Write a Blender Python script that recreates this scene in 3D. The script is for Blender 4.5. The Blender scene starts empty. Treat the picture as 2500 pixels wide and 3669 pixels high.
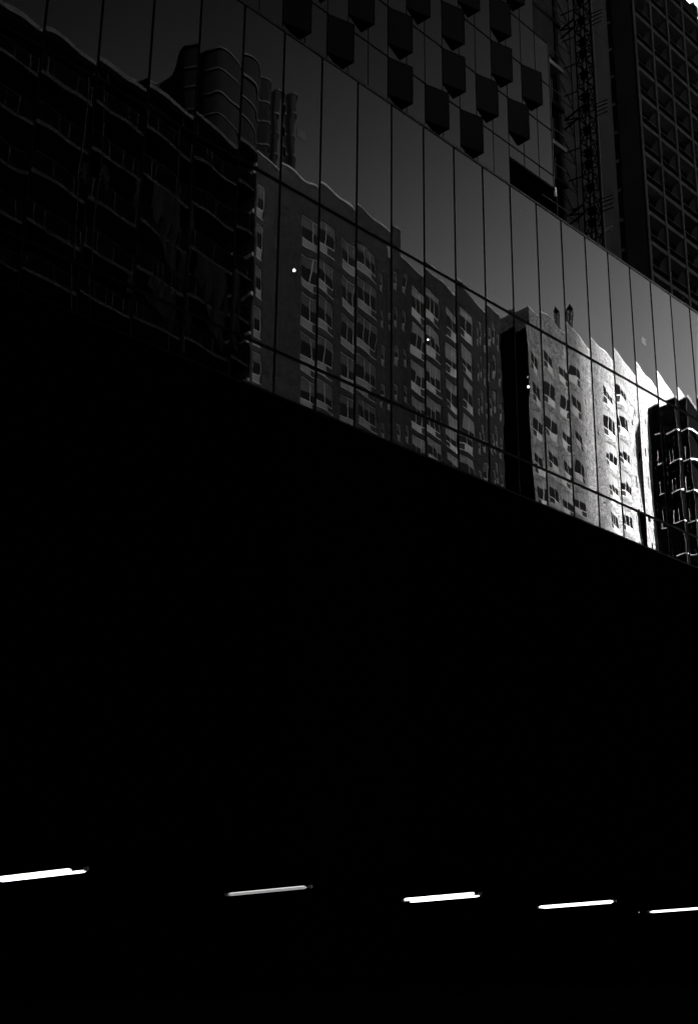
import bpy, math, random
from mathutils import Vector, Matrix
random.seed(7)
rad = math.radians
scene = bpy.context.scene

# ------------------------------------------------------------------ camera
cam_d = bpy.data.cameras.new("Camera"); cam = bpy.data.objects.new("Camera", cam_d)
scene.collection.objects.link(cam)
cr = Vector((0.6871250, -0.7264524, 0.0112329)); cu = Vector((-0.2352127, -0.2077979, 0.9494709)); cf = Vector((0.6874112, 0.6550473, 0.3136540))
cam.matrix_world = Matrix(((cr.x, cu.x, -cf.x, 0), (cr.y, cu.y, -cf.y, 0), (cr.z, cu.z, -cf.z, 1.6), (0, 0, 0, 1)))
cam_d.sensor_fit = 'HORIZONTAL'; cam_d.sensor_width = 24.0; cam_d.lens = 4587.27 / 2500 * 24.0
cam_d.clip_start = 0.1; cam_d.clip_end = 6000
scene.camera = cam

# ------------------------------------------------------------------ sky, sun, exposure
SUN_AZ, SUN_EL = rad(75.0), rad(30.0)            # azimuth counted from +X towards +Y
sd = Vector((math.cos(SUN_AZ)*math.cos(SUN_EL), math.sin(SUN_AZ)*math.cos(SUN_EL), math.sin(SUN_EL)))
world = bpy.data.worlds.new("World"); scene.world = world; world.use_nodes = True
nt = world.node_tree; nt.nodes.clear()
sky = nt.nodes.new('ShaderNodeTexSky'); sky.sky_type = 'NISHITA'; sky.sun_disc = False
sky.sun_elevation = SUN_EL; sky.sun_rotation = rad(90) - SUN_AZ
sky.air_density = 1.0; sky.dust_density = 2.0; sky.ozone_density = 1.0
sep = nt.nodes.new('ShaderNodeSeparateColor'); nt.links.new(sky.outputs[0], sep.inputs[0])
def wmath(op, a, b=None):
    n = nt.nodes.new('ShaderNodeMath'); n.operation = op
    for i, v in enumerate((a, b)):
        if v is None: continue
        if isinstance(v, (int, float)): n.inputs[i].default_value = v
        else: nt.links.new(v, n.inputs[i])
    return n.outputs[0]
# black-and-white film behind a red filter: only the red of the sky counts; the zenith goes nearly black,
# the haze towards the horizon and down the street (+X) stays bright
GLOW_K, GLOW_P = 6.0, 0.75
HAZE_A, HAZE_K, HAZE_AZ, HAZE_MAX = 0.43, 11.6, 2.4, 3.5
tc = nt.nodes.new('ShaderNodeTexCoord')
dot = nt.nodes.new('ShaderNodeVectorMath'); dot.operation = 'DOT_PRODUCT'; dot.inputs[1].default_value = sd
nt.links.new(tc.outputs['Generated'], dot.inputs[0])
glow = wmath('EXPONENT', wmath('MULTIPLY', wmath('SUBTRACT', dot.outputs['Value'], GLOW_P), GLOW_K))
near_sun = wmath('MULTIPLY', wmath('MULTIPLY', sep.outputs[0], glow), 0.25)
sxyz = nt.nodes.new('ShaderNodeSeparateXYZ'); nt.links.new(tc.outputs['Generated'], sxyz.inputs[0])
up = wmath('MAXIMUM', sxyz.outputs[2], 0.0)
hor = wmath('SQRT', wmath('MAXIMUM', wmath('SUBTRACT', 1.0, wmath('MULTIPLY', up, up)), 0.001))
caz = wmath('DIVIDE', sxyz.outputs[0], hor)
wn = nt.nodes.new('ShaderNodeTexNoise'); wn.inputs['Scale'].default_value = 2.2; wn.inputs['Detail'].default_value = 5
nt.links.new(tc.outputs['Generated'], wn.inputs['Vector'])
wisp = wmath('ADD', 0.85, wmath('MULTIPLY', wn.outputs[0], 0.3))
hz = wmath('EXPONENT', wmath('ADD', wmath('MULTIPLY', wmath('SUBTRACT', 0.515, up), HAZE_K), wmath('MULTIPLY', wmath('SUBTRACT', caz, 0.79), HAZE_AZ)))
hz = wmath('MULTIPLY', wmath('MULTIPLY', hz, HAZE_A), wisp)
hz = wmath('DIVIDE', hz, wmath('ADD', 1.0, wmath('DIVIDE', hz, HAZE_MAX)))
cdir = nt.nodes.new('ShaderNodeVectorMath'); cdir.operation = 'DOT_PRODUCT'
cdir.inputs[1].default_value = (math.cos(rad(20))*math.cos(rad(37)), math.sin(rad(20))*math.cos(rad(37)), math.sin(rad(37)))
nt.links.new(tc.outputs['Generated'], cdir.inputs[0])
cloud = wmath('MULTIPLY', wmath('EXPONENT', wmath('MULTIPLY', wmath('SUBTRACT', cdir.outputs['Value'], 1.0), 45.0)), 2.9)   # sunlit cloud down the street
val = wmath('MINIMUM', wmath('ADD', wmath('ADD', near_sun, hz), cloud), 40.0)
bg = nt.nodes.new('ShaderNodeBackground'); bg.inputs['Strength'].default_value = 0.05  
nt.links.new(val, bg.inputs['Color'])
wo = nt.nodes.new('ShaderNodeOutputWorld'); nt.links.new(bg.outputs[0], wo.inputs[0])

sun_d = bpy.data.lights.new("Sun", 'SUN'); sun_d.energy = 5.0; sun_d.angle = rad(2.0); sun_d.color = (1, 1, 1)
sun = bpy.data.objects.new("Sun", sun_d); scene.collection.objects.link(sun)
sun.rotation_euler = sd.to_track_quat('Z', 'Y').to_euler(); sun.location = (60, 30, 120)

scene.view_settings.view_transform = 'Standard'; scene.view_settings.look = 'None'
scene.view_settings.exposure = 4.0; scene.view_settings.gamma = 1.0
scene.render.engine = 'CYCLES'
scene.cycles.max_bounces = 6; scene.cycles.diffuse_bounces = 2; scene.cycles.glossy_bounces = 4
scene.cycles.transparent_max_bounces = 6; scene.cycles.caustics_reflective = False
scene.cycles.caustics_refractive = False; scene.cycles.sample_clamp_indirect = 3.0

# ------------------------------------------------------------------ materials (all neutral greys: the photograph is black and white)
def mat(name, col=0.2, rough=0.7, metal=0.0, noise=None, bump=None, spec=0.3, emit=0.0, coat=None):
    """noise=(scale, amount, stretch) varies the grey; bump=(scale, strength, distance)"""
    m = bpy.data.materials.new(name); m.use_nodes = True
    t = m.node_tree; b = t.nodes['Principled BSDF']
    b.inputs['Base Color'].default_value = (col, col, col, 1)
    b.inputs['Roughness'].default_value = rough; b.inputs['Metallic'].default_value = metal
    b.inputs['Specular IOR Level'].default_value = spec
    co = t.nodes.new('ShaderNodeTexCoord')
    if emit:
        b.inputs['Emission Color'].default_value = (1, 1, 1, 1); b.inputs['Emission Strength'].default_value = emit
    if noise:
        sc_, amt, st = noise
        mp = t.nodes.new('ShaderNodeMapping'); mp.inputs['Scale'].default_value = st
        t.links.new(co.outputs['Object'], mp.inputs[0])
        n = t.nodes.new('ShaderNodeTexNoise'); n.inputs['Scale'].default_value = sc_; n.inputs['Detail'].default_value = 6
        t.links.new(mp.outputs[0], n.inputs['Vector'])
        r = t.nodes.new('ShaderNodeMapRange'); r.inputs[1].default_value = 0.3; r.inputs[2].default_value = 0.7
        r.inputs[3].default_value = col*(1-amt); r.inputs[4].default_value = col*(1+amt)
        t.links.new(n.outputs[0], r.inputs[0]); t.links.new(r.outputs[0], b.inputs['Base Color'])
    if bump:
        sc_, s_, d_ = bump
        n2 = t.nodes.new('ShaderNodeTexNoise'); n2.inputs['Scale'].default_value = sc_; n2.inputs['Detail'].default_value = 8
        n2.inputs['Roughness'].default_value = 0.65
        t.links.new(co.outputs['Object'], n2.inputs['Vector'])
        bp = t.nodes.new('ShaderNodeBump'); bp.inputs['Strength'].default_value = s_; bp.inputs['Distance'].default_value = d_
        t.links.new(n2.outputs[0], bp.inputs['Height']); t.links.new(bp.outputs[0], b.inputs['Normal'])
    return m

def brick_mat(name, col, bump=0.6, dist=0.15, light_mottle=0.2):
    m = bpy.data.materials.new(name); m.use_nodes = True
    t = m.node_tree; b = t.nodes['Principled BSDF']; b.inputs['Roughness'].default_value = 0.75
    b.inputs['Specular IOR Level'].default_value = 0.1
    co = t.nodes.new('ShaderNodeTexCoord')
    sx = t.nodes.new('ShaderNodeSeparateXYZ'); t.links.new(co.outputs['Object'], sx.inputs[0])
    ad = t.nodes.new('ShaderNodeMath'); ad.operation = 'ADD'
    t.links.new(sx.outputs[0], ad.inputs[0]); t.links.new(sx.outputs[1], ad.inputs[1])
    cb = t.nodes.new('ShaderNodeCombineXYZ'); t.links.new(ad.outputs[0], cb.inputs[0]); t.links.new(sx.outputs[2], cb.inputs[1])
    br = t.nodes.new('ShaderNodeTexBrick'); br.inputs['Scale'].default_value = 1.0
    br.inputs['Brick Width'].default_value = 0.21; br.inputs['Row Height'].default_value = 0.075; br.inputs['Mortar Size'].default_value = 0.008
    br.inputs['Color1'].default_value = (col*0.75,)*3 + (1,); br.inputs['Color2'].default_value = (col*1.25,)*3 + (1,)
    br.inputs['Mortar'].default_value = (col*0.8,)*3 + (1,)
    t.links.new(cb.outputs[0], br.inputs['Vector'])
    n = t.nodes.new('ShaderNodeTexNoise'); n.inputs['Scale'].default_value = 0.9; n.inputs['Detail'].default_value = 7; n.inputs['Roughness'].default_value = 0.6
    t.links.new(co.outputs['Object'], n.inputs['Vector'])
    r = t.nodes.new('ShaderNodeMapRange'); r.inputs[1].default_value = 0.3; r.inputs[2].default_value = 0.7; r.inputs[3].default_value = 0.7; r.inputs[4].default_value = 1.25
    t.links.new(n.outputs[0], r.inputs[0])
    mu = t.nodes.new('ShaderNodeMix'); mu.data_type = 'RGBA'; mu.blend_type = 'MULTIPLY'; mu.inputs[0].default_value = 1
    t.links.new(br.outputs['Color'], mu.inputs[6]); t.links.new(r.outputs[0], mu.inputs[7]); t.links.new(mu.outputs[2], b.inputs['Base Color'])
    # mottled sunlight painted into the brick colour as irregular blotches
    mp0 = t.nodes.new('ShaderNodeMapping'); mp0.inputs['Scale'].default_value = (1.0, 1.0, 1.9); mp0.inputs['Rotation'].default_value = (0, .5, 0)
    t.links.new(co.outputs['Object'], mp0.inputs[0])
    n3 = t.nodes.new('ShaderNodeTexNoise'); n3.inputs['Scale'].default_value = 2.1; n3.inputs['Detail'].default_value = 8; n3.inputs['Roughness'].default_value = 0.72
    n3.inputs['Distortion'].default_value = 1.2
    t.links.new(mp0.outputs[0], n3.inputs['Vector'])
    r3 = t.nodes.new('ShaderNodeMapRange'); r3.inputs[1].default_value = 0.38; r3.inputs[2].default_value = 0.62; r3.inputs[3].default_value = 1-light_mottle; r3.inputs[4].default_value = 1+light_mottle*.55
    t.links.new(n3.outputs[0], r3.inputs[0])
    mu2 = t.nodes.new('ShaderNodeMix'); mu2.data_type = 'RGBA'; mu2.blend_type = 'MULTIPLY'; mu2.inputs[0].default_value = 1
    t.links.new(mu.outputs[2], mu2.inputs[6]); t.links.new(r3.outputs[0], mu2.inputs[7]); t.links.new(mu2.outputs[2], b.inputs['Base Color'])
    mp = t.nodes.new('ShaderNodeMapping'); mp.inputs['Scale'].default_value = (1.0, 1.0, 2.2); t.links.new(co.outputs['Object'], mp.inputs[0])
    n2 = t.nodes.new('ShaderNodeTexNoise'); n2.inputs['Scale'].default_value = 3.2; n2.inputs['Detail'].default_value = 9; n2.inputs['Roughness'].default_value = 0.7
    t.links.new(mp.outputs[0], n2.inputs['Vector'])
    bp = t.nodes.new('ShaderNodeBump'); bp.inputs['Strength'].default_value = bump; bp.inputs['Distance'].default_value = dist
    t.links.new(n2.outputs[0], bp.inputs['Height']); t.links.new(bp.outputs[0], b.inputs['Normal'])
    return m

def glass_mat(name, ior=1.9, tint=0.35, gain=1.0, rough=0.0):
    """reflective curtain-wall glass: dark tint behind a Fresnel mirror"""
    m = bpy.data.materials.new(name); m.use_nodes = True
    t = m.node_tree; t.nodes.clear()
    o = t.nodes.new('ShaderNodeOutputMaterial'); mx = t.nodes.new('ShaderNodeMixShader')
    tr = t.nodes.new('ShaderNodeBsdfTransparent'); tr.inputs[0].default_value = (tint,)*3 + (1,)
    gl = t.nodes.new('ShaderNodeBsdfGlossy'); gl.inputs['Roughness'].default_value = rough; gl.inputs['Color'].default_value = (gain,)*3 + (1,)
    fr = t.nodes.new('ShaderNodeFresnel'); fr.inputs[0].default_value = ior
    t.links.new(fr.outputs[0], mx.inputs[0]); t.links.new(tr.outputs[0], mx.inputs[1]); t.links.new(gl.outputs[0], mx.inputs[2])
    # a thin film of street dust, streaked downwards
    df = t.nodes.new('ShaderNodeBsdfDiffuse'); df.inputs[0].default_value = (0.3, 0.3, 0.3, 1)
    co = t.nodes.new('ShaderNodeTexCoord'); mp = t.nodes.new('ShaderNodeMapping'); mp.inputs['Scale'].default_value = (1.4, 1.4, 0.22)
    t.links.new(co.outputs['Object'], mp.inputs[0])
    n = t.nodes.new('ShaderNodeTexNoise'); n.inputs['Scale'].default_value = 1.2; n.inputs['Detail'].default_value = 5; t.links.new(mp.outputs[0], n.inputs['Vector'])
    r = t.nodes.new('ShaderNodeMapRange'); r.inputs[1].default_value = 0.35; r.inputs[2].default_value = 0.75; r.inputs[3].default_value = 0.0; r.inputs[4].default_value = 0.02
    t.links.new(n.outputs[0], r.inputs[0])
    m2 = t.nodes.new('ShaderNodeMixShader'); t.links.new(r.outputs[0], m2.inputs[0]); t.links.new(mx.outputs[0], m2.inputs[1]); t.links.new(df.outputs[0], m2.inputs[2])
    t.links.new(m2.outputs[0], o.inputs[0])
    return m

M = {}
M['glass'] = glass_mat('reflective_glass', 2.0, 0.35)
M['glass_b'] = glass_mat('reflective_glass_slightly_darker', 1.93, 0.35)
M['glass_c'] = glass_mat('reflective_glass_slightly_brighter', 2.07, 0.35)
M['glass_up'] = glass_mat('tower_glass', 1.75, 0.2)
M['dark_glass'] = mat('dark_window_glass', 0.003, 0.35, spec=0.05)
M['bay_glass'] = mat('bay_window_glass', 0.005, 0.2, spec=0.5)
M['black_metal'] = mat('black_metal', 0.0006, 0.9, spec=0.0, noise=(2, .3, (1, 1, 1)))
M['mullion'] = mat('dark_anodised_mullion', 0.002, 0.7, spec=0.03)
M['coping'] = mat('coping_metal', 0.05, 0.45, metal=0.3)
M['interior'] = mat('black_gap_shade', 0.002, 0.9, spec=0.0)
M['asphalt'] = mat('asphalt', 0.004, 0.9, spec=0.0, noise=(6, .4, (1, 1, 1)), bump=(60, .3, .01))
M['paving'] = mat('paving', 0.004, 0.9, spec=0.0, noise=(2, .3, (1, 1, 1)))
M['kerb'] = mat('kerb_stone', 0.005, 0.9, spec=0.0, noise=(4, .2, (1, 1, 1)))
M['concrete'] = mat('raw_concrete', 0.02, 0.95, spec=0.0, noise=(.8, .18, (1, 1, .35)), bump=(6, .15, .02))
M['concrete_dark'] = mat('blocker_concrete', 0.008, 0.95, spec=0.0, noise=(.6, .25, (1, 1, .3)))
M['steel'] = mat('galvanised_steel', 0.02, 0.5, metal=0.2)
M['steel_light'] = mat('pale_galvanised_pole', 0.4, 0.5)
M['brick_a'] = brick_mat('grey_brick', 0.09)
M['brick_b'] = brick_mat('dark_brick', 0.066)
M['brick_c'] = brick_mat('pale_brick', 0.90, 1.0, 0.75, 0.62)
M['trim'] = mat('pale_stone_coping', 0.75, 0.7, noise=(2, .15, (1, 1, 1)))
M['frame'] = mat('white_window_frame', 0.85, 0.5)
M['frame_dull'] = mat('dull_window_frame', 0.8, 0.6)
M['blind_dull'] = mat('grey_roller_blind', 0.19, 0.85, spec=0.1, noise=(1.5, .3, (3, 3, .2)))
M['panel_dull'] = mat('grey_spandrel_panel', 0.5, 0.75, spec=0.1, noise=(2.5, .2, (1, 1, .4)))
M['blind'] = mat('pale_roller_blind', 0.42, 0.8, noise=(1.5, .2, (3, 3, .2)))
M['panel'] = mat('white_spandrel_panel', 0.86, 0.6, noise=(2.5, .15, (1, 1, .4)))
M['ac'] = mat('dark_grille', 0.012, 0.6)
M['slab'] = mat('balcony_slab', 0.30, 0.8, noise=(2, .2, (1, 1, 1)))
M['netting'] = mat('grey_debris_net', 0.018, 0.9, spec=0.0, noise=(1.2, .5, (1, 1, .5)))
M['white'] = mat('white_paint', 0.8, 0.5)
M['tower_glass'] = mat('curved_tower_glass', 0.0016, 0.8, spec=0.004, noise=(.25, .4, (1, 1, .1)))
M['tower_rim'] = mat('curved_tower_slab_edge', 0.006, 0.7, spec=0.02)
M['chrome'] = mat('polished_slab_edge', 0.5, 0.3, metal=1.0, bump=(4, .6, .03))
M['black_wall'] = mat('black_grille_and_shade', 0.0015, 0.8, spec=0.01)
M['tube'] = mat('lit_tube', 0.8, 0.5, emit=0.20)
M['tube_dim'] = mat('dim_tube', 0.8, 0.5, emit=0.018)
M['tube_mid'] = mat('half_lit_tube', 0.8, 0.5, emit=0.055)
M['end_cap'] = mat('white_end_cap', 0.5, 0.6)
M['bulb'] = mat('lit_bulb', 0.8, 0.5, emit=1.2)
M['cap'] = mat('dull_roof_edge', 0.11, 0.8, spec=0.05)
M['sticker'] = mat('silvered_label', 0.22, 0.12, metal=1.0)

# ------------------------------------------------------------------ mesh helpers
class MB:
    def __init__(s): s.v = []; s.f = []; s.m = []
    def poly(s, pts, mi=0):
        b = len(s.v); s.v += [tuple(p) for p in pts]; s.f.append(tuple(range(b, b+len(pts)))); s.m.append(mi)
    def box(s, x0, x1, y0, y1, z0, z1, mi=0):
        b = len(s.v)
        s.v += [(x0,y0,z0),(x1,y0,z0),(x1,y1,z0),(x0,y1,z0),(x0,y0,z1),(x1,y0,z1),(x1,y1,z1),(x0,y1,z1)]
        for f in ((0,3,2,1),(4,5,6,7),(0,1,5,4),(1,2,6,5),(2,3,7,6),(3,0,4,7)):
            s.f.append(tuple(b+i for i in f)); s.m.append(mi)
    def bar(s, p, q, r, n=5, mi=0, r2=None):
        p = Vector(p); q = Vector(q); d = (q-p).normalized()
        a = Vector((0, 0, 1)) if abs(d.z) < .9 else Vector((1, 0, 0))
        u = d.cross(a).normalized(); w = d.cross(u); b = len(s.v)
        for c, rr in ((p, r), (q, r if r2 is None else r2)):
            for i in range(n):
                t = 2*math.pi*(i+.5)/n; s.v.append(tuple(c + rr*(u*math.cos(t)+w*math.sin(t))))
        for i in range(n):
            j = (i+1) % n; s.f.append((b+i, b+j, b+n+j, b+n+i)); s.m.append(mi)
        s.f.append(tuple(b+i for i in reversed(range(n)))); s.m.append(mi)
        s.f.append(tuple(b+n+i for i in range(n))); s.m.append(mi)
    def prism(s, pts, z0, z1, mi=0):
        n = len(pts); b = len(s.v)
        s.v += [(x, y, z0) for x, y in pts] + [(x, y, z1) for x, y in pts]
        for i in range(n):
            j = (i+1) % n; s.f.append((b+i, b+j, b+n+j, b+n+i)); s.m.append(mi)
        s.f.append(tuple(b+i for i in reversed(range(n)))); s.m.append(mi)
        s.f.append(tuple(b+n+i for i in range(n))); s.m.append(mi)
    def build(s, name, mats, parent=None, smooth=False, origin=None):
        if not isinstance(mats, (list, tuple)): mats = [mats]
        wp = wloc(parent) if parent else Vector((0, 0, 0))
        o0 = Vector(origin) if origin is not None else wp.copy()
        me = bpy.data.meshes.new(name)
        me.from_pydata([(v[0]-o0.x, v[1]-o0.y, v[2]-o0.z) for v in s.v], [], s.f)
        for m_ in mats: me.materials.append(m_)
        if len(mats) > 1: me.polygons.foreach_set('material_index', s.m)
        if smooth: me.polygons.foreach_set('use_smooth', [True]*len(s.f))
        me.update()
        o = bpy.data.objects.new(name, me); scene.collection.objects.link(o)
        if parent: o.parent = parent
        o.location = o0 - wp
        return o
def wloc(o):
    v = Vector((0, 0, 0))
    while o: v += o.location; o = o.parent
    return v
def thing(name, loc, label, cat, group=None):
    e = bpy.data.objects.new(name, None); scene.collection.objects.link(e); e.location = loc
    e.empty_display_size = .5; e['label'] = label; e['category'] = cat
    if group: e['group'] = group
    return e
def inst(src, parent, loc):
    """copy of a part (and its sub-parts) placed at world loc"""
    c = src.copy(); scene.collection.objects.link(c); c.parent = parent; c.location = Vector(loc) - wloc(parent)
    for k in list(src.children):
        g = k.copy(); scene.collection.objects.link(g); g.parent = c; g.location = k.location
    return c
def structure(o, label=None):
    o['kind'] = 'structure'
    return o

# ------------------------------------------------------------------ ground, road, pavements
b = MB(); b.box(-1500, 1500, -1500, 1500, -1.0, -0.14); structure(b.build('ground', M['asphalt']))
b = MB(); b.box(-300, 600, 1.0, 17.0, -0.14, -0.12); structure(b.build('road', M['asphalt']))
b = MB(); b.box(-300, 600, 17.15, 22.0, -0.139, 0.0); structure(b.build('pavement', M['paving']))
b = MB(); b.box(-300, 600, -10.0, 0.85, -0.139, 0.0); structure(b.build('pavement', M['paving']))
for y in (17.0, 0.85):
    b = MB(); b.box(-300, 600, y, y+.15, -0.139, 0.004); structure(b.build('kerb', M['kerb']))

# ------------------------------------------------------------------ glass podium building
D = 22.0; U0, PW = 11.285, 1.496
ZR = [(14.57, 15.79), (15.79, 20.75), (20.75, 25.66)]
K0, K1 = -6, 26
pod = thing('glass_office_building', (20, D, 0), 'long office building with a mirror glass curtain wall above an open black ground floor', 'building')
XL, XR = U0+K0*PW, U0+K1*PW
def pane(k, r):
    rnd = random.Random(k*17+r*101)
    x0, x1 = U0+k*PW+.025, U0+(k+1)*PW-.025
    z0, z1 = ZR[r][0]+.04, ZR[r][1]-.04
    w, h = x1-x0, z1-z0
    nx = 18; nz = max(14, int(h*13))
    ax = rnd.uniform(.0045, .0088)*w/math.pi            # horizontal bulge of the sealed unit
    az_ = rnd.uniform(.0008, .0022)*min(h, 2)/math.pi
    ez = rnd.uniform(.0015, .004)*.25                   # pull-in beside the transoms
    skew = rnd.uniform(-.0012, .0012); tiltz = rnd.uniform(-.0011, .0011)
    ph = [rnd.uniform(0, 6.28) for _ in range(8)]
    off = rnd.uniform(-.12, .12)
    bb = MB()
    for j in range(nz+1):
        t = j/nz; z = z0+h*t
        for i in range(nx+1):
            s = i/nx; x = x0+w*s
            d = ax*math.cos(math.pi*(s-.5)+off*math.sin(2*math.pi*s)) * (1+.12*math.sin(z*1.7+ph[0]))
            d += az_*math.cos(math.pi*(t-.5))
            d -= ez*(math.exp(-(t*h)/.22)+math.exp(-((1-t)*h)/.22))
            d += .00013*math.sin(z*4.3+ph[1]+1.7*math.sin(x*1.6+ph[2])) + .00013*math.sin(x*6.5+ph[3]+z*1.6) + .00004*math.sin(z*9+x*4+ph[4])
            d += skew*(x-(x0+x1)/2) + tiltz*(z-(z0+z1)/2)
            bb.v.append((x, D-d, z))
    for j in range(nz):
        for i in range(nx):
            a = j*(nx+1)+i; bb.f.append((a, a+1, a+nx+2, a+nx+1)); bb.m.append(0)
    return bb.build('glass_pane', M[rnd.choice(('glass', 'glass', 'glass_b', 'glass_c'))], pod, smooth=True, origin=((x0+x1)/2, D, (z0+z1)/2))
for k in range(K0, K1):
    for r in range(3): pane(k, r)
for k in range(K0, K1+1):
    b = MB(); x = U0+k*PW
    b.box(x-.03, x+.03, D-.012, D+.10, 14.55, 25.60); b.build('mullion', M['mullion'], pod)
for z, hh in ((15.79, .042), (20.75, .046), (14.57, .03)):
    b = MB(); b.box(XL, XR, D-.015, D+.08, z-hh, z+hh); b.build('transom', M['mullion'], pod)
b = MB(); b.box(XL-.1, XR+.1, D-.025, D+.45, 25.601, 25.675); b.build('coping', M['coping'], pod)
# body behind the glass: floors, back wall, roof; fascia and soffit over the open ground floor
b = MB(); b.box(XL, XR, D+9, D+9.3, 3.2, 25.6); b.build('back_wall', M['interior'], pod)
for z in (14.5, 20.7):
    b = MB(); b.box(XL, XR, D+.9, D+9, z-.15, z+.15); b.build('floor_slab', M['interior'], pod)
b = MB(); b.box(XL, XR, D+.45, D+30, 25.2, 25.601); b.build('roof', M['concrete_dark'], pod)
for x in (XL-.3, XR):
    b = MB(); b.box(x, x+.3, D+.1, D+30, 0, 25.6); b.build('side_wall', M['black_wall'], pod)
b = MB(); b.box(XL, XR, D+29.7, D+30, 0, 25.2); b.build('rear_wall', M['black_wall'], pod)
nfp = 16
for i in range(nfp):
    x0 = XL+(XR-XL)*i/nfp; x1 = XL+(XR-XL)*(i+1)/nfp
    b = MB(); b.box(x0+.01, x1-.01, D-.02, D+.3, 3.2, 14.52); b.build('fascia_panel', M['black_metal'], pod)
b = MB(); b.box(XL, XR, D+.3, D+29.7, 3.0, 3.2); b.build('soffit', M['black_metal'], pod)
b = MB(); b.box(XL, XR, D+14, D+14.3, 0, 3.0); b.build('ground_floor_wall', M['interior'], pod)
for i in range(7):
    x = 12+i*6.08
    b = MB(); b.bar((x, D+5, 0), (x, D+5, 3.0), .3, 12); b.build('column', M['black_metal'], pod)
for (x, z) in ((20.99, 22.63), (38.9, 22.78)):
    b = MB(); b.box(x-.16, x+.16, D-.012, D-.009, z-.14, z+.14); b.build('sticker', M['sticker'], pod)
structure_floor = MB(); structure_floor.box(XL, XR, 22.0, D+29.7, -0.139, 0.0); structure(structure_floor.build('pavement', M['asphalt']))

# tube lights below the soffit
ld = Vector((-.19, .979, -.068)).normalized()
lights = [((14.566, 2.639), 1.15, 'tube', 'leftmost tube light under the black soffit, cut by the left edge'),
          ((20.585, 2.516), 1.11, 'tube_dim', 'dimmest grey tube light, second from the left under the black soffit'),
          ((26.711, 2.543), 1.08, 'tube', 'bright twin tube light, middle one of the five under the soffit'),
          ((32.861, 2.511), 1.16, 'tube', 'bright slim tube light, second from the right under the soffit'),
          ((38.604, 2.468), 1.15, 'tube', 'rightmost tube light under the soffit, running out of the picture')]
for i, ((x, z), hl, mk, lab) in enumerate(lights):
    sc_ = 24.0/22.0; c = Vector((x*sc_, 24.0, 1.6+(z-1.6)*sc_)); hl *= sc_
    if i == 4: c = c - ld*.28
    t = thing('tube_light', c, lab, 'light', 'tube lights under the soffit')
    side = Vector((ld.y, -ld.x, 0)).normalized()
    b = MB(); up = Vector((0, 0, 1))
    for s_ in (-1, 1):        # reflector wings of the tray
        p0 = c-ld*(hl+.05); p1 = c+ld*(hl+.05)
        b.poly([p0+up*.10, p1+up*.10, p1+side*.12*s_+up*.05, p0+side*.12*s_+up*.05])
    b.box(c.x-.02, c.x+.02, c.y-hl*.5, c.y-hl*.5+.02, c.z+.1, 3.0); b.box(c.x-.02-.1, c.x+.02-.1, c.y+hl*.5, c.y+hl*.5+.02, c.z+.1, 3.0)
    b.build('housing', M['black_metal'], t)
    def taper(bb, p, q, r):
        d = q-p; L_ = d.length; d = d/L_
        ks = [(0, .15), (.03, .6), (.09, 1), (L_-.09, 1), (L_-.03, .6), (L_, .15)]
        for (a0, s0), (a1, s1) in zip(ks, ks[1:]): bb.bar(p+d*a0, p+d*a1, r*s0, 12, 0, r*s1)
    tubes = {0: [(-.05, .0, .048, 'tube', .0, .32), (.05, -.035, .028, 'tube', 0, .0)],
             1: [(0, -.008, .032, 'tube_dim', .0, .05), (0, .030, .009, 'tube_mid', .0, .1)],
             2: [(-.05, .02, .045, 'tube', .0, .10), (.06, -.05, .024, 'tube', .12, .0)],
             3: [(-.03, .0, .040, 'tube', .0, .0), (.03, -.02, .034, 'tube', .08, .04)],
             4: [(0, .0, .036, 'tube', .0, .0)]}[i]
    for (o_, dz, r_, mk_, c0, c1) in tubes:        # c0 shortens the far (left) end, c1 the near (right) end
        b = MB(); taper(b, c+ld*(hl-c0)+side*o_+up*dz, c-ld*(hl-c1)+side*o_+up*dz, r_)
        b.build('tube', M[mk_], t)
    for e_ in (-1, 1):
        b = MB(); b.bar(c+ld*hl*e_*1.004, c+ld*(hl+.10)*e_, .045, 8); b.build('end_cap', M['end_cap'], t)
    if i == 4:
        b = MB(); p = c+ld*(hl+.42); b.bar(p, p+up*.035, .02, 8); b.build('end_glint', M['tube_dim'], t)  # glint at the fitting's far end, put in as a glowing stub

# small lit lamps hanging inside the glass storey
for (x, z, r_, lab) in ((22.76, 19.873, .042, 'small bright round lamp behind the glass, leftmost of three, by blank brick reflection'),
                  (28.78, 19.83, .028, 'smallest round lamp behind the glass, middle of three, over a reflected window'),
                  (34.25, 19.98, .044, 'small bright round lamp behind the glass beside the black reflected gap, rightmost of three')):
    t = thing('pendant_lamp', (x, 24.0, z), lab, 'lamp', 'lamps hanging behind the glass')
    b = MB(); n = 10
    for i in range(n//2+1):
        for j in range(n):
            th = math.pi*i/(n//2); ph = 2*math.pi*j/n
            b.v.append((x+r_*math.sin(th)*math.cos(ph), 24+r_*math.sin(th)*math.sin(ph), z+r_*math.cos(th)))
    for i in range(n//2):
        for j in range(n):
            b.f.append((i*n+j, (i+1)*n+j, (i+1)*n+(j+1) % n, i*n+(j+1) % n)); b.m.append(0)
    b.build('bulb', M['bulb'], t, smooth=True)
    if x > 33:
        b = MB(); b.bar((x-.03, 24, z+.34), (x, 24, z+.40), .022, 8); b.build('small_bulb', M['tube_mid'], t)
    b = MB(); b.bar((x, 24, z+r_), (x, 24, 20.56), .006, 5); b.bar((x, 24, z+r_*.7), (x, 24, z+r_*1.5), r_*.5, 8); b.build('cord', M['black_metal'], t)

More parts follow.
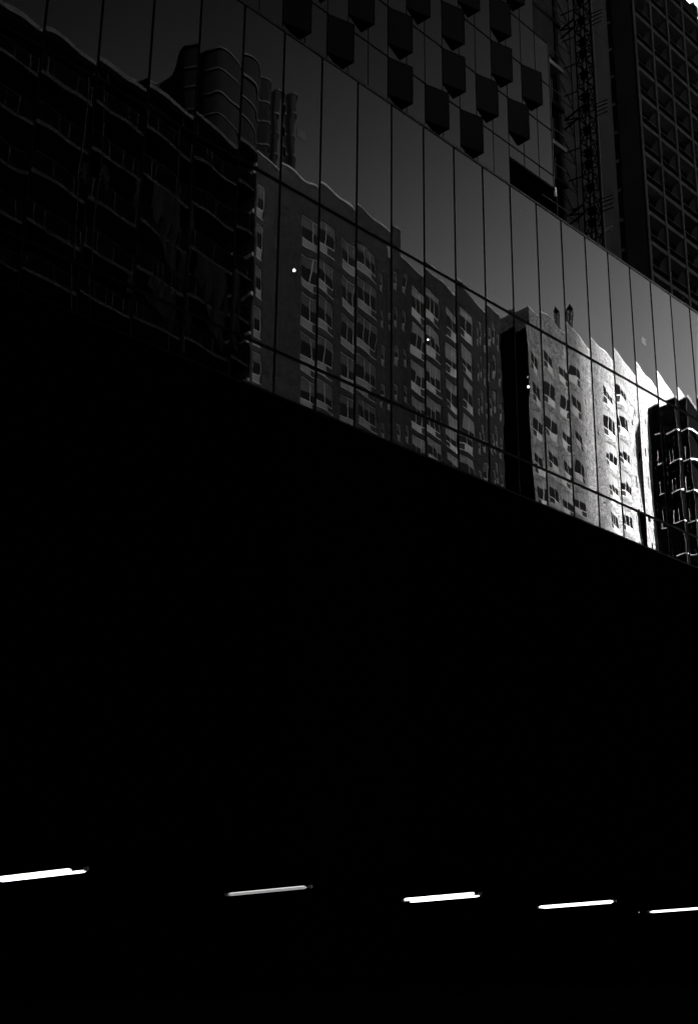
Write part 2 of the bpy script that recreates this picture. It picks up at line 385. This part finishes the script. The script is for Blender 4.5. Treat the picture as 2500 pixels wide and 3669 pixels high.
# ------------------------------------------------------------------ apartment tower with projecting bay windows, on the podium
tw = thing('apartment_tower', (26, D+.3, 25.7), 'glass apartment tower with dark wedge bay windows in a staggered pattern', 'building')
T0, TM, TF, TZ = 20.165, 0.8845, 1.875, 25.66+.1-.365*0+.0
TZ = 27.27-1.875                                     # floor line 0 hides just behind the coping
YT = D+.012
def tz(k): return 27.27+TF*(k-1)+0.0
nfl = 12
i0, i1 = -14, 15
bays = {0: [0, 2, 5, 7, 9], 1: [1, 3, 5, 8, 10, 12], 2: [4, 6, 8, 11, 13], 3: [2, 5, 7, 9, 11], 4: [3, 6, 8, 10, 12], 5: [4, 7, 9, 11, 12], 6: [5, 8, 10], 7: [6, 9, 11], 8: [4, 7, 12]}
for k in range(9): bays[k] = bays[k]+[-3-(k % 2), -6+(k % 3), -10-(k % 2)]
restb = MB()
for k in range(nfl):
    z0 = 27.27-TF+TF*k; z1 = z0+TF
    for i in range(i0, i1):
        x0 = T0+i*TM; x1 = x0+TM
        if k >= 4 and i >= 14: continue
        if i >= 12 and k == 0: zl = 26.78
        else: zl = max(z0, 25.705)
        sh = random.Random(i*31+k*7); dd = sh.uniform(-.0012, .0012); de = sh.uniform(-.001, .001)
        q = [(x0+.012, YT+dd, zl+.012), (x1-.012, YT-dd, zl+.012), (x1-.012, YT-dd+de, z1-.012), (x0+.012, YT+dd+de, z1-.012)]
        vis = (k == 0 and i >= -1) or (k == 1 and i >= 1) or (k == 2 and i >= 4) or (k == 3 and i >= 7) or (k == 4 and i >= 10) or (k == 5 and i >= 12)
        if vis:
            b = MB(); b.poly(q); b.build('glass_pane', M['glass_up'], tw)
        else: restb.poly(q)
o = restb.build('upper_glass', M['glass_up'], tw); o['kind'] = 'stuff'
ztop = 27.27+TF*(nfl-1)
b = MB(); 
b.box(T0+i0*TM, T0+14*TM, YT+.35, YT+11, 25.8, ztop); b.build('core_wall', M['interior'], tw)
b = MB(); b.box(T0+14*TM, T0+15*TM-.02, YT+.35, YT+11, 26.78, 27.27+TF*3+.03); b.build('end_bay_wall', M['interior'], tw)
b = MB(); b.box(T0+12*TM, T0+15*TM, YT+.002, YT+.35, 26.70, 26.776); b.build('opening_lintel', M['mullion'], tw)
b = MB(); b.box(T0+15*TM-.02, T0+15*TM+.02, YT-.02, YT+.35, 26.70, 27.27+TF*3+.03); b.build('corner_post', M['coping'], tw)
for k in range(nfl):
    zz = 27.27+TF*k
    xe = T0+15*TM if k <= 3 else T0+14*TM
    b = MB(); b.box(T0+i0*TM, xe, YT-.012, YT+.06, zz-.022, zz+.022); b.build('floor_line', M['mullion'], tw)
for i in range(i0, i1):
    x = T0+i*TM
    b = MB(); b.box(x-.013, x+.013, YT-.008, YT+.05, (26.78 if i > 12 else 25.705), ztop if i < 15 else 33); b.build('mullion', M['mullion'], tw)
for k, lst in bays.items():
    for i in lst:
        xa = T0+i*TM; xb = xa+TM; q = .262
        zt = 27.27+TF*k-.03; zb = zt-1.35; zf = zt-TF+.09
        A0 = (xa, YT-.014, zt); B0 = (xb-.02, YT-q, zt); A1 = (xa, YT-.014, zb); B1 = (xb-.02, YT-q, zb)
        Cm = (xa+.56, YT-.014, zb-.29); C0 = (xb-.02, YT-.014, zt); C1 = (xb-.02, YT-.014, zb)
        t_ = MB()
        t_.poly([A1, B1, B0, A0], 0)
        t_.poly([A0, B0, C0], 1); t_.poly([B1, C1, C0, B0], 1)
        t_.poly([A1, Cm, B1], 1); t_.poly([B1, Cm, C1], 1)
        # thin frame round the face
        for (p_, q_) in ((A0, B0), (A1, B1), (B0, B1)):
            t_.bar(p_, q_, .012, 4, 1)
        o = t_.build('bay_window', [M['bay_glass'], M['black_wall']], tw)
exec_k = 0

# ------------------------------------------------------------------ unfinished frame building behind, right of the tower corner
fb = thing('unfinished_building', (50, 36, 0), 'dark unfinished building frame with pale slab edges, right behind the glass tower corner', 'building')
b = MB(); b.box(40, 56.05, 36.8, 50, 0, 80); b.build('inner_wall', M['interior'], fb)
zs = [40.9, 43.64, 46.05, 48.87, 51.7, 55.0, 58.0, 61, 64, 67, 70]
for z in zs:
    b = MB(); b.box(40, 56.2, 36, 36.9, z-.13, z+.13); b.build('floor_slab', M['cap'] if z in (51.7, 46.05) else M['concrete_dark'], fb)
    b = MB(); b.bar((41, 36.05, z+.95), (56.1, 36.05, z+.95), .025, 4); b.build('guard_rail', M['steel'], fb)
for x in (44, 48, 52, 56.05):
    b = MB(); b.box(x-.15, x+.15, 36.25, 36.6, 0, 80); b.build('column', M['concrete_dark'], fb)
b = MB(); b.box(53.2, 55.4, 36.05, 36.12, 52.2, 57.8); b.build('debris_net', M['netting'], fb)
b = MB(); b.box(54.55, 54.7, 35.86, 35.98, 42.2, 42.75); b.build('site_lamp', M['white'], fb)

# hoist mast
hm = thing('hoist_mast', (56.6, 34.75, 0), 'dark lattice hoist mast rising in front of the grey concrete wall', 'mast')
mc = [(56.3, 35.1), (57.0, 35.1), (57.0, 34.4), (56.3, 34.4)]
for z in range(12):
    z0 = 26+z*3.0*1.3
    b = MB()
    for (x, y) in mc: b.bar((x, y, z0), (x, y, z0+3.9), .045, 5)
    for s in range(5):
        za = z0+s*.78; zb = za+.78
        for a in range(4):
            p, q = mc[a], mc[(a+1) % 4]
            b.bar((p[0], p[1], za), (q[0], q[1], za), .03, 4)
            if s % 2: p, q = q, p
            b.bar((p[0], p[1], za), (q[0], q[1], zb), .028, 4)
        if s % 2 == 0: b.box(56.42, 56.75, 34.6, 34.95, za-.12, za+.2)
    b.build('mast_section', M['black_metal'], hm)
b = MB(); b.bar((57.12, 34.36, 26), (57.12, 34.36, 72), .05, 6); b.build('guide_rail', M['steel'], hm)
zz = 28.2
while zz < 72:
    b = MB()
    b.bar((56.3, 35.1, zz), (56.2, 36.0, zz), .035, 4)
    b.build('wall_tie', M['black_metal'], hm); zz += 1.97
for zz in (35.0, 41.9, 48.4, 54.9, 61.5):
    b = MB()
    for dz in (-.3, 0, .3, .55): b.bar((57.0, 34.4, zz+dz), (57.05+.1*dz, 33.6, zz+dz), .028, 4)
    b.bar((56.3, 35.1, zz-.4), (56.1, 36, zz-.9), .06, 4); b.bar((56.3, 35.1, zz+.2), (56.1, 36, zz-.3), .06, 4); b.bar((56.3, 35.1, zz-.4), (56.1, 36, zz-.3), .04, 4)
    b.build('tie_frame', M['black_metal'], hm)
# scaffold bay between frame building and concrete wall
sf = thing('scaffold', (56.4, 36.5, 0), 'thin tube scaffold with diagonal braces between mast and unfinished building', 'scaffold')
for x in (56.35, 57.75):
    b = MB(); b.bar((x, 36.4, 20), (x, 36.4, 72), .03, 5); b.build('standard', M['black_metal'], sf)
z = 30.0
while z < 70:
    b = MB(); b.bar((56.35, 36.4, z), (57.75, 36.4, z-.02), .02, 4); b.bar((56.35, 36.4, z+1.5), (57.75, 36.4, z), .02, 4)
    b.bar((56.35, 36.4, z+1.1), (57.75, 36.4, z+.4), .016, 4); b.build('brace', M['black_metal'], sf); z += 2.0

# plain concrete wall tower
cw = thing('concrete_tower', (60, 38, 0), 'plain windowless grey concrete tower wall behind the hoist mast', 'building')
b = MB(); b.box(52, 65.15, 38, 47, 0, 95); b.build('wall', M['concrete'], cw)
for z in range(30, 95, 6):
    b = MB(); b.box(58.5, 65.15, 37.992, 37.9985, z, z+.02); b.build('pour_joint', M['concrete_dark'], cw)
b = MB()
b.bar((60.2, 36.3, 25.6), (60.2, 36.3, 42.6), .05, 6); b.bar((60.2, 36.7, 42.5), (60.2, 35.6, 42.55), .05, 4); b.bar((60.0, 36.7, 42.2), (60.0, 35.6, 42.2), .03, 4)
o = b.build('roof_pole', M['steel_light'], None, origin=(60.2, 36.3, 25.6)); o['label'] = 'slim pale pole with a cross bar standing above the coping before the concrete tower'; o['category'] = 'pole'

# ------------------------------------------------------------------ balcony tower at the right
gt = thing('balcony_tower', (93, 48, 0), 'tall dark tower with a grid of deep balconies and curved divider walls, top right', 'building')
GX = [87.0, 90.1, 93.25, 96.4, 99.55]; FH = 2.955; GT = 88.65
b = MB(); b.box(87.2, 99.4, 49.0, 72, 0, GT-.2); b.build('inner_wall', M['interior'], gt)
b = MB(); b.box(86.86, 87.06, 48.0, 50.15, 0, GT+.2); b.build('end_wall', M['concrete_dark'], gt)
b = MB(); b.box(87.06, 99.7, 48.3, 72, GT-.2, GT); b.build('roof', M['concrete_dark'], gt)
b = MB(); b.box(86.86, 99.7, 47.97, 48.3, GT-.25, GT+.75); b.box(99.1, 99.8, 47.90, 48.4, GT+.1, GT+1.2); b.build('parapet', M['concrete_dark'], gt)
nF = 30; fl = [GT-1.1-FH*k for k in range(nF)]
M['pilaster'] = mat('pale_pilaster', 0.028, 0.9, spec=0.0, noise=(.5, .2, (1, 1, .3)))
M['divider'] = mat('pale_divider_wall', 0.07, 0.9, spec=0.0)
M['railing'] = mat('balcony_front', 0.001, 0.9, spec=0.0)
for x in GX:
    b = MB(); b.box(x-.14, x+.14, 47.9, 48.15, 0, GT-.26); b.build('pilaster', M['pilaster'], gt)
low = MB()
def slab(bb, z): bb.box(86.9, 99.7, 47.95, 49.0, z-.24, z+.14)
def fin(bb, x, z):      # divider wall between balconies: its front edge is a quarter arch
    pts = [(48.16, z+FH-.25), (48.16, z+.15), (49.0, z+.15), (49.0, z+1.1)]
    for a in range(7):
        t = a/6*math.pi/2
        pts.append((48.16+.84*math.cos(t), z+1.1+(FH-1.35)*math.sin(t)))
    n = len(pts)
    for s, xx in ((0, x-.08), (1, x+.08)):
        P_ = [(xx, y, zz_) for y, zz_ in pts]
        bb.poly(P_ if s else P_[::-1])
    for a in range(n):
        c_ = (a+1) % n
        bb.poly([(x-.08, *pts[a]), (x-.08, *pts[c_]), (x+.08, *pts[c_]), (x+.08, *pts[a])])
for k, z in enumerate(fl):
    vis = z > 50
    if vis:
        b = MB(); slab(b, z); b.build('balcony_slab', M['pilaster'], gt)
        for j in range(4):
            x0, x1 = GX[j]+.16, GX[j+1]-.16
            b = MB(); b.box(x0, x1, 48.02, 48.06, z+.145, z+.80, 0); b.box(x0, x1, 48.0, 48.08, z+.80, z+.86, 1)
            b.build('railing', [M['railing'], M['pilaster']], gt)
            b = MB(); fin(b, GX[j+1]-.02, z); b.build('divider_wall', M['divider'], gt)
        if k % 1 == 0 and k > 3:
            for j in range(4):
                if (j+k) % 5 == 4: continue
                x0 = GX[j]
                b = MB(); b.box(x0+.25, x0+.37, 48.25, 48.33, z+.95, z+1.55); b.build('balcony_panel', M['white'], gt)  # small white panel on the balcony
    else:
        slab(low, z)
        for j in range(4): low.box(GX[j]+.16, GX[j+1]-.16, 48.02, 48.06, z+.145, z+.8)
    b = MB(); b.box(99.5, 99.66, 48.16, 50, z, z+FH); b.build('end_fin', M['pilaster'], gt)
    b = MB(); b.box(86.75, 87.2, 50.3, 50.9, z-.2, z+.1); b.build('slab_tip', M['pilaster'], gt)
    b = MB(); b.box(86.852, 86.858, 48.05, 50.1, z-.01, z+.02); b.build('panel_joint', M['black_wall'], gt)
o = low.build('lower_balconies', M['pilaster'], gt); o['kind'] = 'stuff'

# added unseen sun blocker; its shadow covers the left of the opposite row
sk = thing('sun_blocker', (117, 324, 0), 'unseen tall slab added far behind the office building to shade the opposite houses', 'building')
b = MB(); b.box(62, 172.3, 299, 349, 0, 300); b.build('blocker_shaft', M['concrete_dark'], sk)
for z in range(6, 290, 6):
    b = MB(); b.box(61.9, 172.1, 298.9, 349.1, z, z+2.6); b.build('blocker_band', M['dark_glass'], sk)

# ------------------------------------------------------------------ the other side of the street (seen in the glass)
WR = random.Random(11)
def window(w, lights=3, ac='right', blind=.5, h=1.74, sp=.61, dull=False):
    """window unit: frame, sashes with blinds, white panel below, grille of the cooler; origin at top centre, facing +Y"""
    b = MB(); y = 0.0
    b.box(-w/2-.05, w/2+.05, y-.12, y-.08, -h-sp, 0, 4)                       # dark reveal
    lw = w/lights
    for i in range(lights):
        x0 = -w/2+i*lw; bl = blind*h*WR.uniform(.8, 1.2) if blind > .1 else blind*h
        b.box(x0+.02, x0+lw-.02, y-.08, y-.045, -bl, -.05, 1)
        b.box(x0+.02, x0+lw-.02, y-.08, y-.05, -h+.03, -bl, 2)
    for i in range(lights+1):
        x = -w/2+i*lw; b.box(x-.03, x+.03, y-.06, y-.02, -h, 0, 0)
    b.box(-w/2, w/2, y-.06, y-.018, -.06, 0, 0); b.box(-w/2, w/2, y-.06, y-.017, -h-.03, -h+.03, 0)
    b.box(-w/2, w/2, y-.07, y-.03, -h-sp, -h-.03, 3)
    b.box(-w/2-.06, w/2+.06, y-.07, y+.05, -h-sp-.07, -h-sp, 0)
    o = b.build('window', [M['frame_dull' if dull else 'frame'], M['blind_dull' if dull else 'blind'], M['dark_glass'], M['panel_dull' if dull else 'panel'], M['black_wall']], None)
    if ac:
        c = MB(); s = 1 if ac == 'right' else -1; x = s*(w/2-.48)
        c.box(x-.42, x+.42, y-.03, y+.01, -h-sp+.06, -h-.08)
        g = c.build('air_conditioner', M['ac'], None); g.parent = o
    return o
def hole_wall(bb, x0, x1, y, z0, z1): pass

def facade(parent, wallmat, x0, x1, z1, cols, rows, depth=14, y=-10.0):
    """solid building: a street wall of separate strips round the window columns, so that windows sit in real recesses"""
    b = MB()
    # body behind
    b.box(x0+.01, x1-.01, y-depth, y-.25, 0, z1-.3)
    edges = []
    for (cx_, w, h, zt, pitch) in cols: edges.append((cx_-w/2-.05, cx_+w/2+.05, zt, h, pitch))
    edges.sort()
    cur = x0
    for (a, c, zt, h, pitch) in edges:
        b.box(cur, a, y-.25, y, 0, z1); cur = c
        top = z1
        for r in range(rows):
            zz_ = zt-pitch*r
            if zz_-h < 1.5: break
            b.box(a, c, y-.25, y, zz_, top); top = zz_-h
        b.box(a, c, y-.25, y, 0, top)
    b.box(cur, x1, y-.25, y, 0, z1)
    b.box(x0, x0+.3, y-depth, y-.25, z1-.3, z1); b.box(x1-.3, x1, y-depth, y-.25, z1-.3, z1)
    o = b.build('wall', wallmat, parent)
    b = MB(); b.box(x0-.03, x1+.03, y-.35, y+.07, z1, z1+.14); b.box(x0-.03, x0+.3, y-depth, y-.35, z1, z1+.14); b.box(x1-.3, x1+.03, y-depth, y-.35, z1, z1+.14)
    b.build('roof_coping', M['trim'], parent)
    return o
def put_windows(parent, protos, cx_, zt, pitch, rows, h, y=-10.0, seed=0):
    rnd = random.Random(seed)
    for r in range(rows):
        z = zt-pitch*r
        if z-h < 1.5: break
        inst(rnd.choice(protos), parent, (cx_, y-.05, z))
protos = {}
def P_(w, lights, ac, h=1.74, sp=.61, dull=True):
    k = (w, lights, ac, h, sp, dull)
    if k not in protos:
        protos[k] = [window(w, lights, ac, bl, h, sp, dull) for bl in (.5, .58, .42, .5, .34, .62)]
    return protos[k]
HH = 2.42; ROWS = 14
ap = []
A = thing('brick_apartment_house', (54, -10, 0), 'grey brick apartment house mirrored in the glass left of centre, coolers below its windows', 'building')
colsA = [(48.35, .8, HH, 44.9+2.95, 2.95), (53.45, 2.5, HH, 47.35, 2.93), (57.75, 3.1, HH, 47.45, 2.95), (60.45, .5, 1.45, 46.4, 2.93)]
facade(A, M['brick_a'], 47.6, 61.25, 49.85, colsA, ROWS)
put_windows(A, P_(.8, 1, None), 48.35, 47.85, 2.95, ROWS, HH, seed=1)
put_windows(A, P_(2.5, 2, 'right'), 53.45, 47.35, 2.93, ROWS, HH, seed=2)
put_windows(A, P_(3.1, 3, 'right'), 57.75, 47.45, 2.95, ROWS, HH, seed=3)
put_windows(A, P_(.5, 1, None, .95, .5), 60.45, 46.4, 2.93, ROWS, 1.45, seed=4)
B = thing('brick_apartment_house', (67, -10, 0), 'dark brick apartment house with a lower roof, mirrored just left of the black gap', 'building')
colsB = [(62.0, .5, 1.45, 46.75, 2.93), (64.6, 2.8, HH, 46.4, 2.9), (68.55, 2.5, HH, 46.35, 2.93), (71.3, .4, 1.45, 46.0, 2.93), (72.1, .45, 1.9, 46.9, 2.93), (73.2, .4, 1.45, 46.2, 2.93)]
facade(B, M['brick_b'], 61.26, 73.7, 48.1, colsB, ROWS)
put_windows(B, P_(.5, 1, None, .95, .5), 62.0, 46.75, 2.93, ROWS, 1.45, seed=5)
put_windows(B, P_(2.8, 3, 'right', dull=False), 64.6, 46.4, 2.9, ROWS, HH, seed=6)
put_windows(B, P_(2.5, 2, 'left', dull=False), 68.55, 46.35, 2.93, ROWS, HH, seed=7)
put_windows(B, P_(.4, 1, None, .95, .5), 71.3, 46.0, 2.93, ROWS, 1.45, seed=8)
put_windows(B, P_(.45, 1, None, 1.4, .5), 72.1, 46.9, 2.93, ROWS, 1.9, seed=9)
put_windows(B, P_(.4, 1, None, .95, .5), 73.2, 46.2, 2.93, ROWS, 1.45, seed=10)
b = MB(); b.box(73.7, 77.3, -22, -18, 0, 47.5); b.build('court_wall', M['black_wall'], B)  # brick court in shade; its darkness is put into the wall colour
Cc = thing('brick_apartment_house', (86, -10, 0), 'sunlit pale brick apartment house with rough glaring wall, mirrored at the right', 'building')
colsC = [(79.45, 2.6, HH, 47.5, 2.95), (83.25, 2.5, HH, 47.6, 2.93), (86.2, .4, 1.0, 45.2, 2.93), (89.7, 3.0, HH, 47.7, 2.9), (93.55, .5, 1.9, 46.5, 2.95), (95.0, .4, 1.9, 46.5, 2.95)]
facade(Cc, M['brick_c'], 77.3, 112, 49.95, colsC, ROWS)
b = MB(); b.box(77.27, 77.297, -23.9, -10.05, 0, 48.6); b.build('side_shade', M['interior'], Cc)  # shade of the gap as a black sheet over the side brick
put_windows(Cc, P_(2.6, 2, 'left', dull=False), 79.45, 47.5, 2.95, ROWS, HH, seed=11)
put_windows(Cc, P_(2.5, 2, 'right', dull=False), 83.25, 47.6, 2.93, ROWS, HH, seed=12)
put_windows(Cc, P_(.4, 1, None, .8, .2, dull=False), 86.2, 45.2, 2.93, ROWS, 1.0, seed=13)
put_windows(Cc, P_(3.0, 3, 'left', dull=False), 89.7, 47.7, 2.9, ROWS, HH, seed=14)
put_windows(Cc, P_(.5, 1, None, 1.85, .05, dull=False), 93.55, 46.5, 2.95, ROWS, 1.9, seed=15)
put_windows(Cc, P_(.4, 1, None, 1.85, .05, dull=False), 95.0, 46.5, 2.95, ROWS, 1.9, seed=16)
for lst in protos.values():            # the prototypes themselves are not part of the place
    for o in lst:
        for g in list(o.children): bpy.data.objects.remove(g)
        bpy.data.objects.remove(o)

# rooftop vent mast on the sunlit house
v = thing('rooftop_vent', (84.5, -11.5, 49.9), 'small pointed lattice vent stack on the roof edge of the sunlit brick house', 'vent')
b = MB(); cx_, cy_ = 84.5, -11.5
for i in range(8):
    a = 2*math.pi*i/8; a2 = 2*math.pi*(i+1)/8; r_ = .42
    p = lambda t, z, rr=r_: (cx_+rr*math.cos(t), cy_+rr*math.sin(t), z)
    b.bar(p(a, 50.6), p(a, 53.0), .035, 4)
    for z in (51.0, 51.6, 52.2, 52.8):
        b.bar(p(a, z), p(a2, z+.15 if i % 2 else z-.1), .05, 4)
    b.poly([p(a, 53.0), p(a2, 53.0), (cx_, cy_, 53.55)])
b.build('cage', M['black_metal'], v)
b = MB(); b.bar((cx_, cy_, 50.7), (cx_, cy_, 53), .1, 8); b.bar((cx_, cy_, 49.7), (cx_, cy_, 50.9), .5, 10, 0, .25); b.bar((cx_, cy_, 50.6), (cx_+1.3, cy_, 50.15), .28, 8, 0, .18)
b.bar((cx_, cy_, 51.5), (cx_-.9, cy_, 51.6), .06, 5); b.build('stack', M['steel'], v)

# dark balcony block at the far left, seen in the glass
Db = thing('balcony_block', (36, -10, 0), 'almost black balcony block with pale slab edges and hanging nets, mirrored at the far left', 'building')
b = MB(); b.box(4, 47.5, -24, -12, 0, 49.3); b.build('wall', M['black_wall'], Db)
b = MB(); b.box(4, 47.3, -12.0, -10.0, 49.2, 49.55); b.box(4, 47.3, -10.2, -9.93, 49.55, 49.85, 1); b.build('roof_slab', [M['black_wall'], M['cap']], Db)
M['slab_dim'] = mat('grimy_slab_edge', 0.04, 0.9, spec=0.05, noise=(1.3, .5, (1, 1, 1)))
dz_ = [47.05, 43.8, 40.6, 37.5, 34.7, 31.7, 28.7, 25.7, 22.7, 19.7, 16.7, 13.7, 10.7, 7.7, 4.7]
rnd = random.Random(5)
for z in dz_:
    b = MB(); b.box(4, 47.3, -12, -10.05, z-.24, z, 0); b.box(4, 47.3, -10.05, -10.0, z-.24, z+.0, 1); b.build('balcony_slab', [M['black_wall'], M['slab_dim']], Db)
    b = MB(); b.box(4, 47.3, -10.05, -10.01, z+1.13, z+1.155); b.build('railing', M['slab_dim'], Db)
    b = MB(); x = 5.0
    while x < 47:
        b.box(x, x+rnd.uniform(.05, .12), -10.04, -10.02, z, z+1.12); x += rnd.choice((1.1, 1.5, 2.2, .6))
    b.build('post_row', M['slab_dim'], Db)
    b = MB(); b.box(4, 47.3, -10.035, -10.03, z+.02, z+1.12); b.build('balustrade_panel', M['black_wall'], Db)
for x in (35.15, 41.6, 28.2):
    b = MB(); b.bar((x, -9.95, 0), (x, -9.95, 48.9), .045, 5); b.build('drain_pipe', M['slab_dim'], Db)
for z in (48.7, 45.6, 42.5, 39.6, 36.7, 33.6):
    b = MB(); b.box(47.35, 47.56, -11.6, -10.02, z-.12, z+.12); b.build('bracket', M['trim'], Db)
# draped nets
for (x0, x1, za, zb, sd_) in ((38.9, 42.2, 43.6, 37.7, 1), (42.6, 46.0, 40.4, 34.9, 2), (39.0, 42.2, 37.4, 34.9, 3), (35.3, 36.1, 43.0, 40.8, 4)):
    r2 = random.Random(sd_); b = MB(); nx, nz = 26, 10
    for j in range(nz+1):
        for i in range(nx+1):
            s = i/nx; t = j/nz
            zt_ = za-(za-zb)*.0*s; zz_ = zt_-(zt_-zb)*t*(.35+.65*s)
            b.v.append((x0+(x1-x0)*s+.1*math.sin(6*t), -9.98+.09*math.sin(s*22+sd_+3*t)*(.3+t), zz_))
    for j in range(nz):
        for i in range(nx):
            a = j*(nx+1)+i; b.f.append((a, a+1, a+nx+2, a+nx+1)); b.m.append(0)
    b.build('debris_net', M['netting'], Db, smooth=True)

# lobed glass tower behind
wt = thing('lobed_tower', (82, -55, 0), 'distant tower with a wavy rounded glass front, mirrored above the dark balcony block', 'building')
ol = [(65.3, 93.2), (66.6, 92.7), (67.1, 90.6), (66.7, 88.7), (66.0, 86.9), (65.9, 85.6), (66.2, 84.5), (67.2, 83.1), (68.5, 82.4), (70.3, 82.3), (71.8, 82.6), (73.2, 83.6), (74.0, 83.2), (75.2, 82.7), (76.3, 83.6), (76.9, 82.9), (77.6, 82.9), (78.2, 83.8)]
s_ = 98.4/83.4
ol = [(x*s_, 44-y*s_) for x, y in ol]
def catmull(P, n=5):
    out = []
    for i in range(len(P)-1):
        p0 = P[max(i-1, 0)]; p1 = P[i]; p2 = P[i+1]; p3 = P[min(i+2, len(P)-1)]
        for k in range(n):
            t = k/n
            out.append(tuple(.5*((2*p1[c])+(-p0[c]+p2[c])*t+(2*p0[c]-5*p1[c]+4*p2[c]-p3[c])*t*t+(-p0[c]+3*p1[c]-3*p2[c]+p3[c])*t**3) for c in (0, 1)))
    out.append(P[-1]); return out
cv = catmull(ol)
plan = cv+[(94, -75), (70, -80)]
b = MB(); b.prism(plan[::-1], 0, 99.8); b.build('glass_front', M['tower_glass'], wt, smooth=False)
for k in range(14):
    z = 100-3.0*k
    cen = (82, -62); pl = [(x+(x-cen[0])/math.hypot(x-cen[0], y-cen[1])*.18, y+(y-cen[1])/math.hypot(x-cen[0], y-cen[1])*.18) for x, y in plan]
    b = MB(); b.prism(pl[::-1], z-.14, z+.08); b.build('slab_edge', M['tower_rim'], wt)

# black tower protruding at the far right of the mirrored row
eb = thing('black_tower', (110, -8, 0), 'glossy black tower with polished curved slab edges, mirrored at the right edge', 'building')
ZE = 46.9
b = MB(); b.box(95.3, 130, -9.99, -6.12, 0, ZE-.1); b.box(112.1, 130, -24, -9.99, 0, ZE-.1); b.build('wall', M['black_wall'], eb)
b = MB(); b.box(95.2, 130, -10, -5.98, ZE-.1, ZE); b.box(95.3, 130, -6.1, -5.9, ZE, ZE+.08); b.build('roof_edge', M['slab'], eb)
for k in range(15):
    z = 43.95-2.85*k
    # curved balcony slabs bulging from the street side
    b = MB(); n = 14
    for j in range(5):
        xa, xb = 95.3+j*6.9, 95.3+j*6.9+6.7
        pts = [(xa, -6.12)]+[(xa+(xb-xa)*i/n, -6.1+.9*math.sin(math.pi*i/n)**.7) for i in range(n+1)]+[(xb, -6.12)]
        b.prism(pts, z-.1, z+.03)
    b.build('balcony_slab', M['chrome'], eb)
    b = MB(); b.box(95.17, 95.3, -8.6, -6.15, z-.05, z+.03); b.build('slab_edge', M['chrome'], eb)
    if k in (1, 2, 3, 5, 8):
        for y in (-8.3, -7.3):
            b = MB(); b.box(95.17, 95.3, y-.035, y+.035, z+.05, z+1.3); b.build('rail_post', M['chrome'], eb)
for y in (-9.2, -7.0, -6.2):
    b = MB(); b.box(95.2, 95.3, y-.03, y+.03, 0, ZE-.2); b.build('fin', M['steel'], eb)

# rest of the opposite street line, so that the mirror and the street stay closed further along
fbk = thing('street_block', (-30, -10, 0), 'dark brick block with plain rows of windows, further back on the camera side', 'building')
colsF = [(-60+i*4.5, 2.2, HH, 40, 3.0) for i in range(12)]
b = MB(); b.box(-64, 3.9, -24, -10, 0, 43); b.build('wall', M['brick_b'], fbk)
for r in range(12):
    b = MB()
    for i in range(14): b.box(-61+i*4.6, -59+i*4.6, -10.0, -9.95, 40-3*r-1.5, 40-3*r)
    b.build('window_row', M['dark_glass'], fbk)
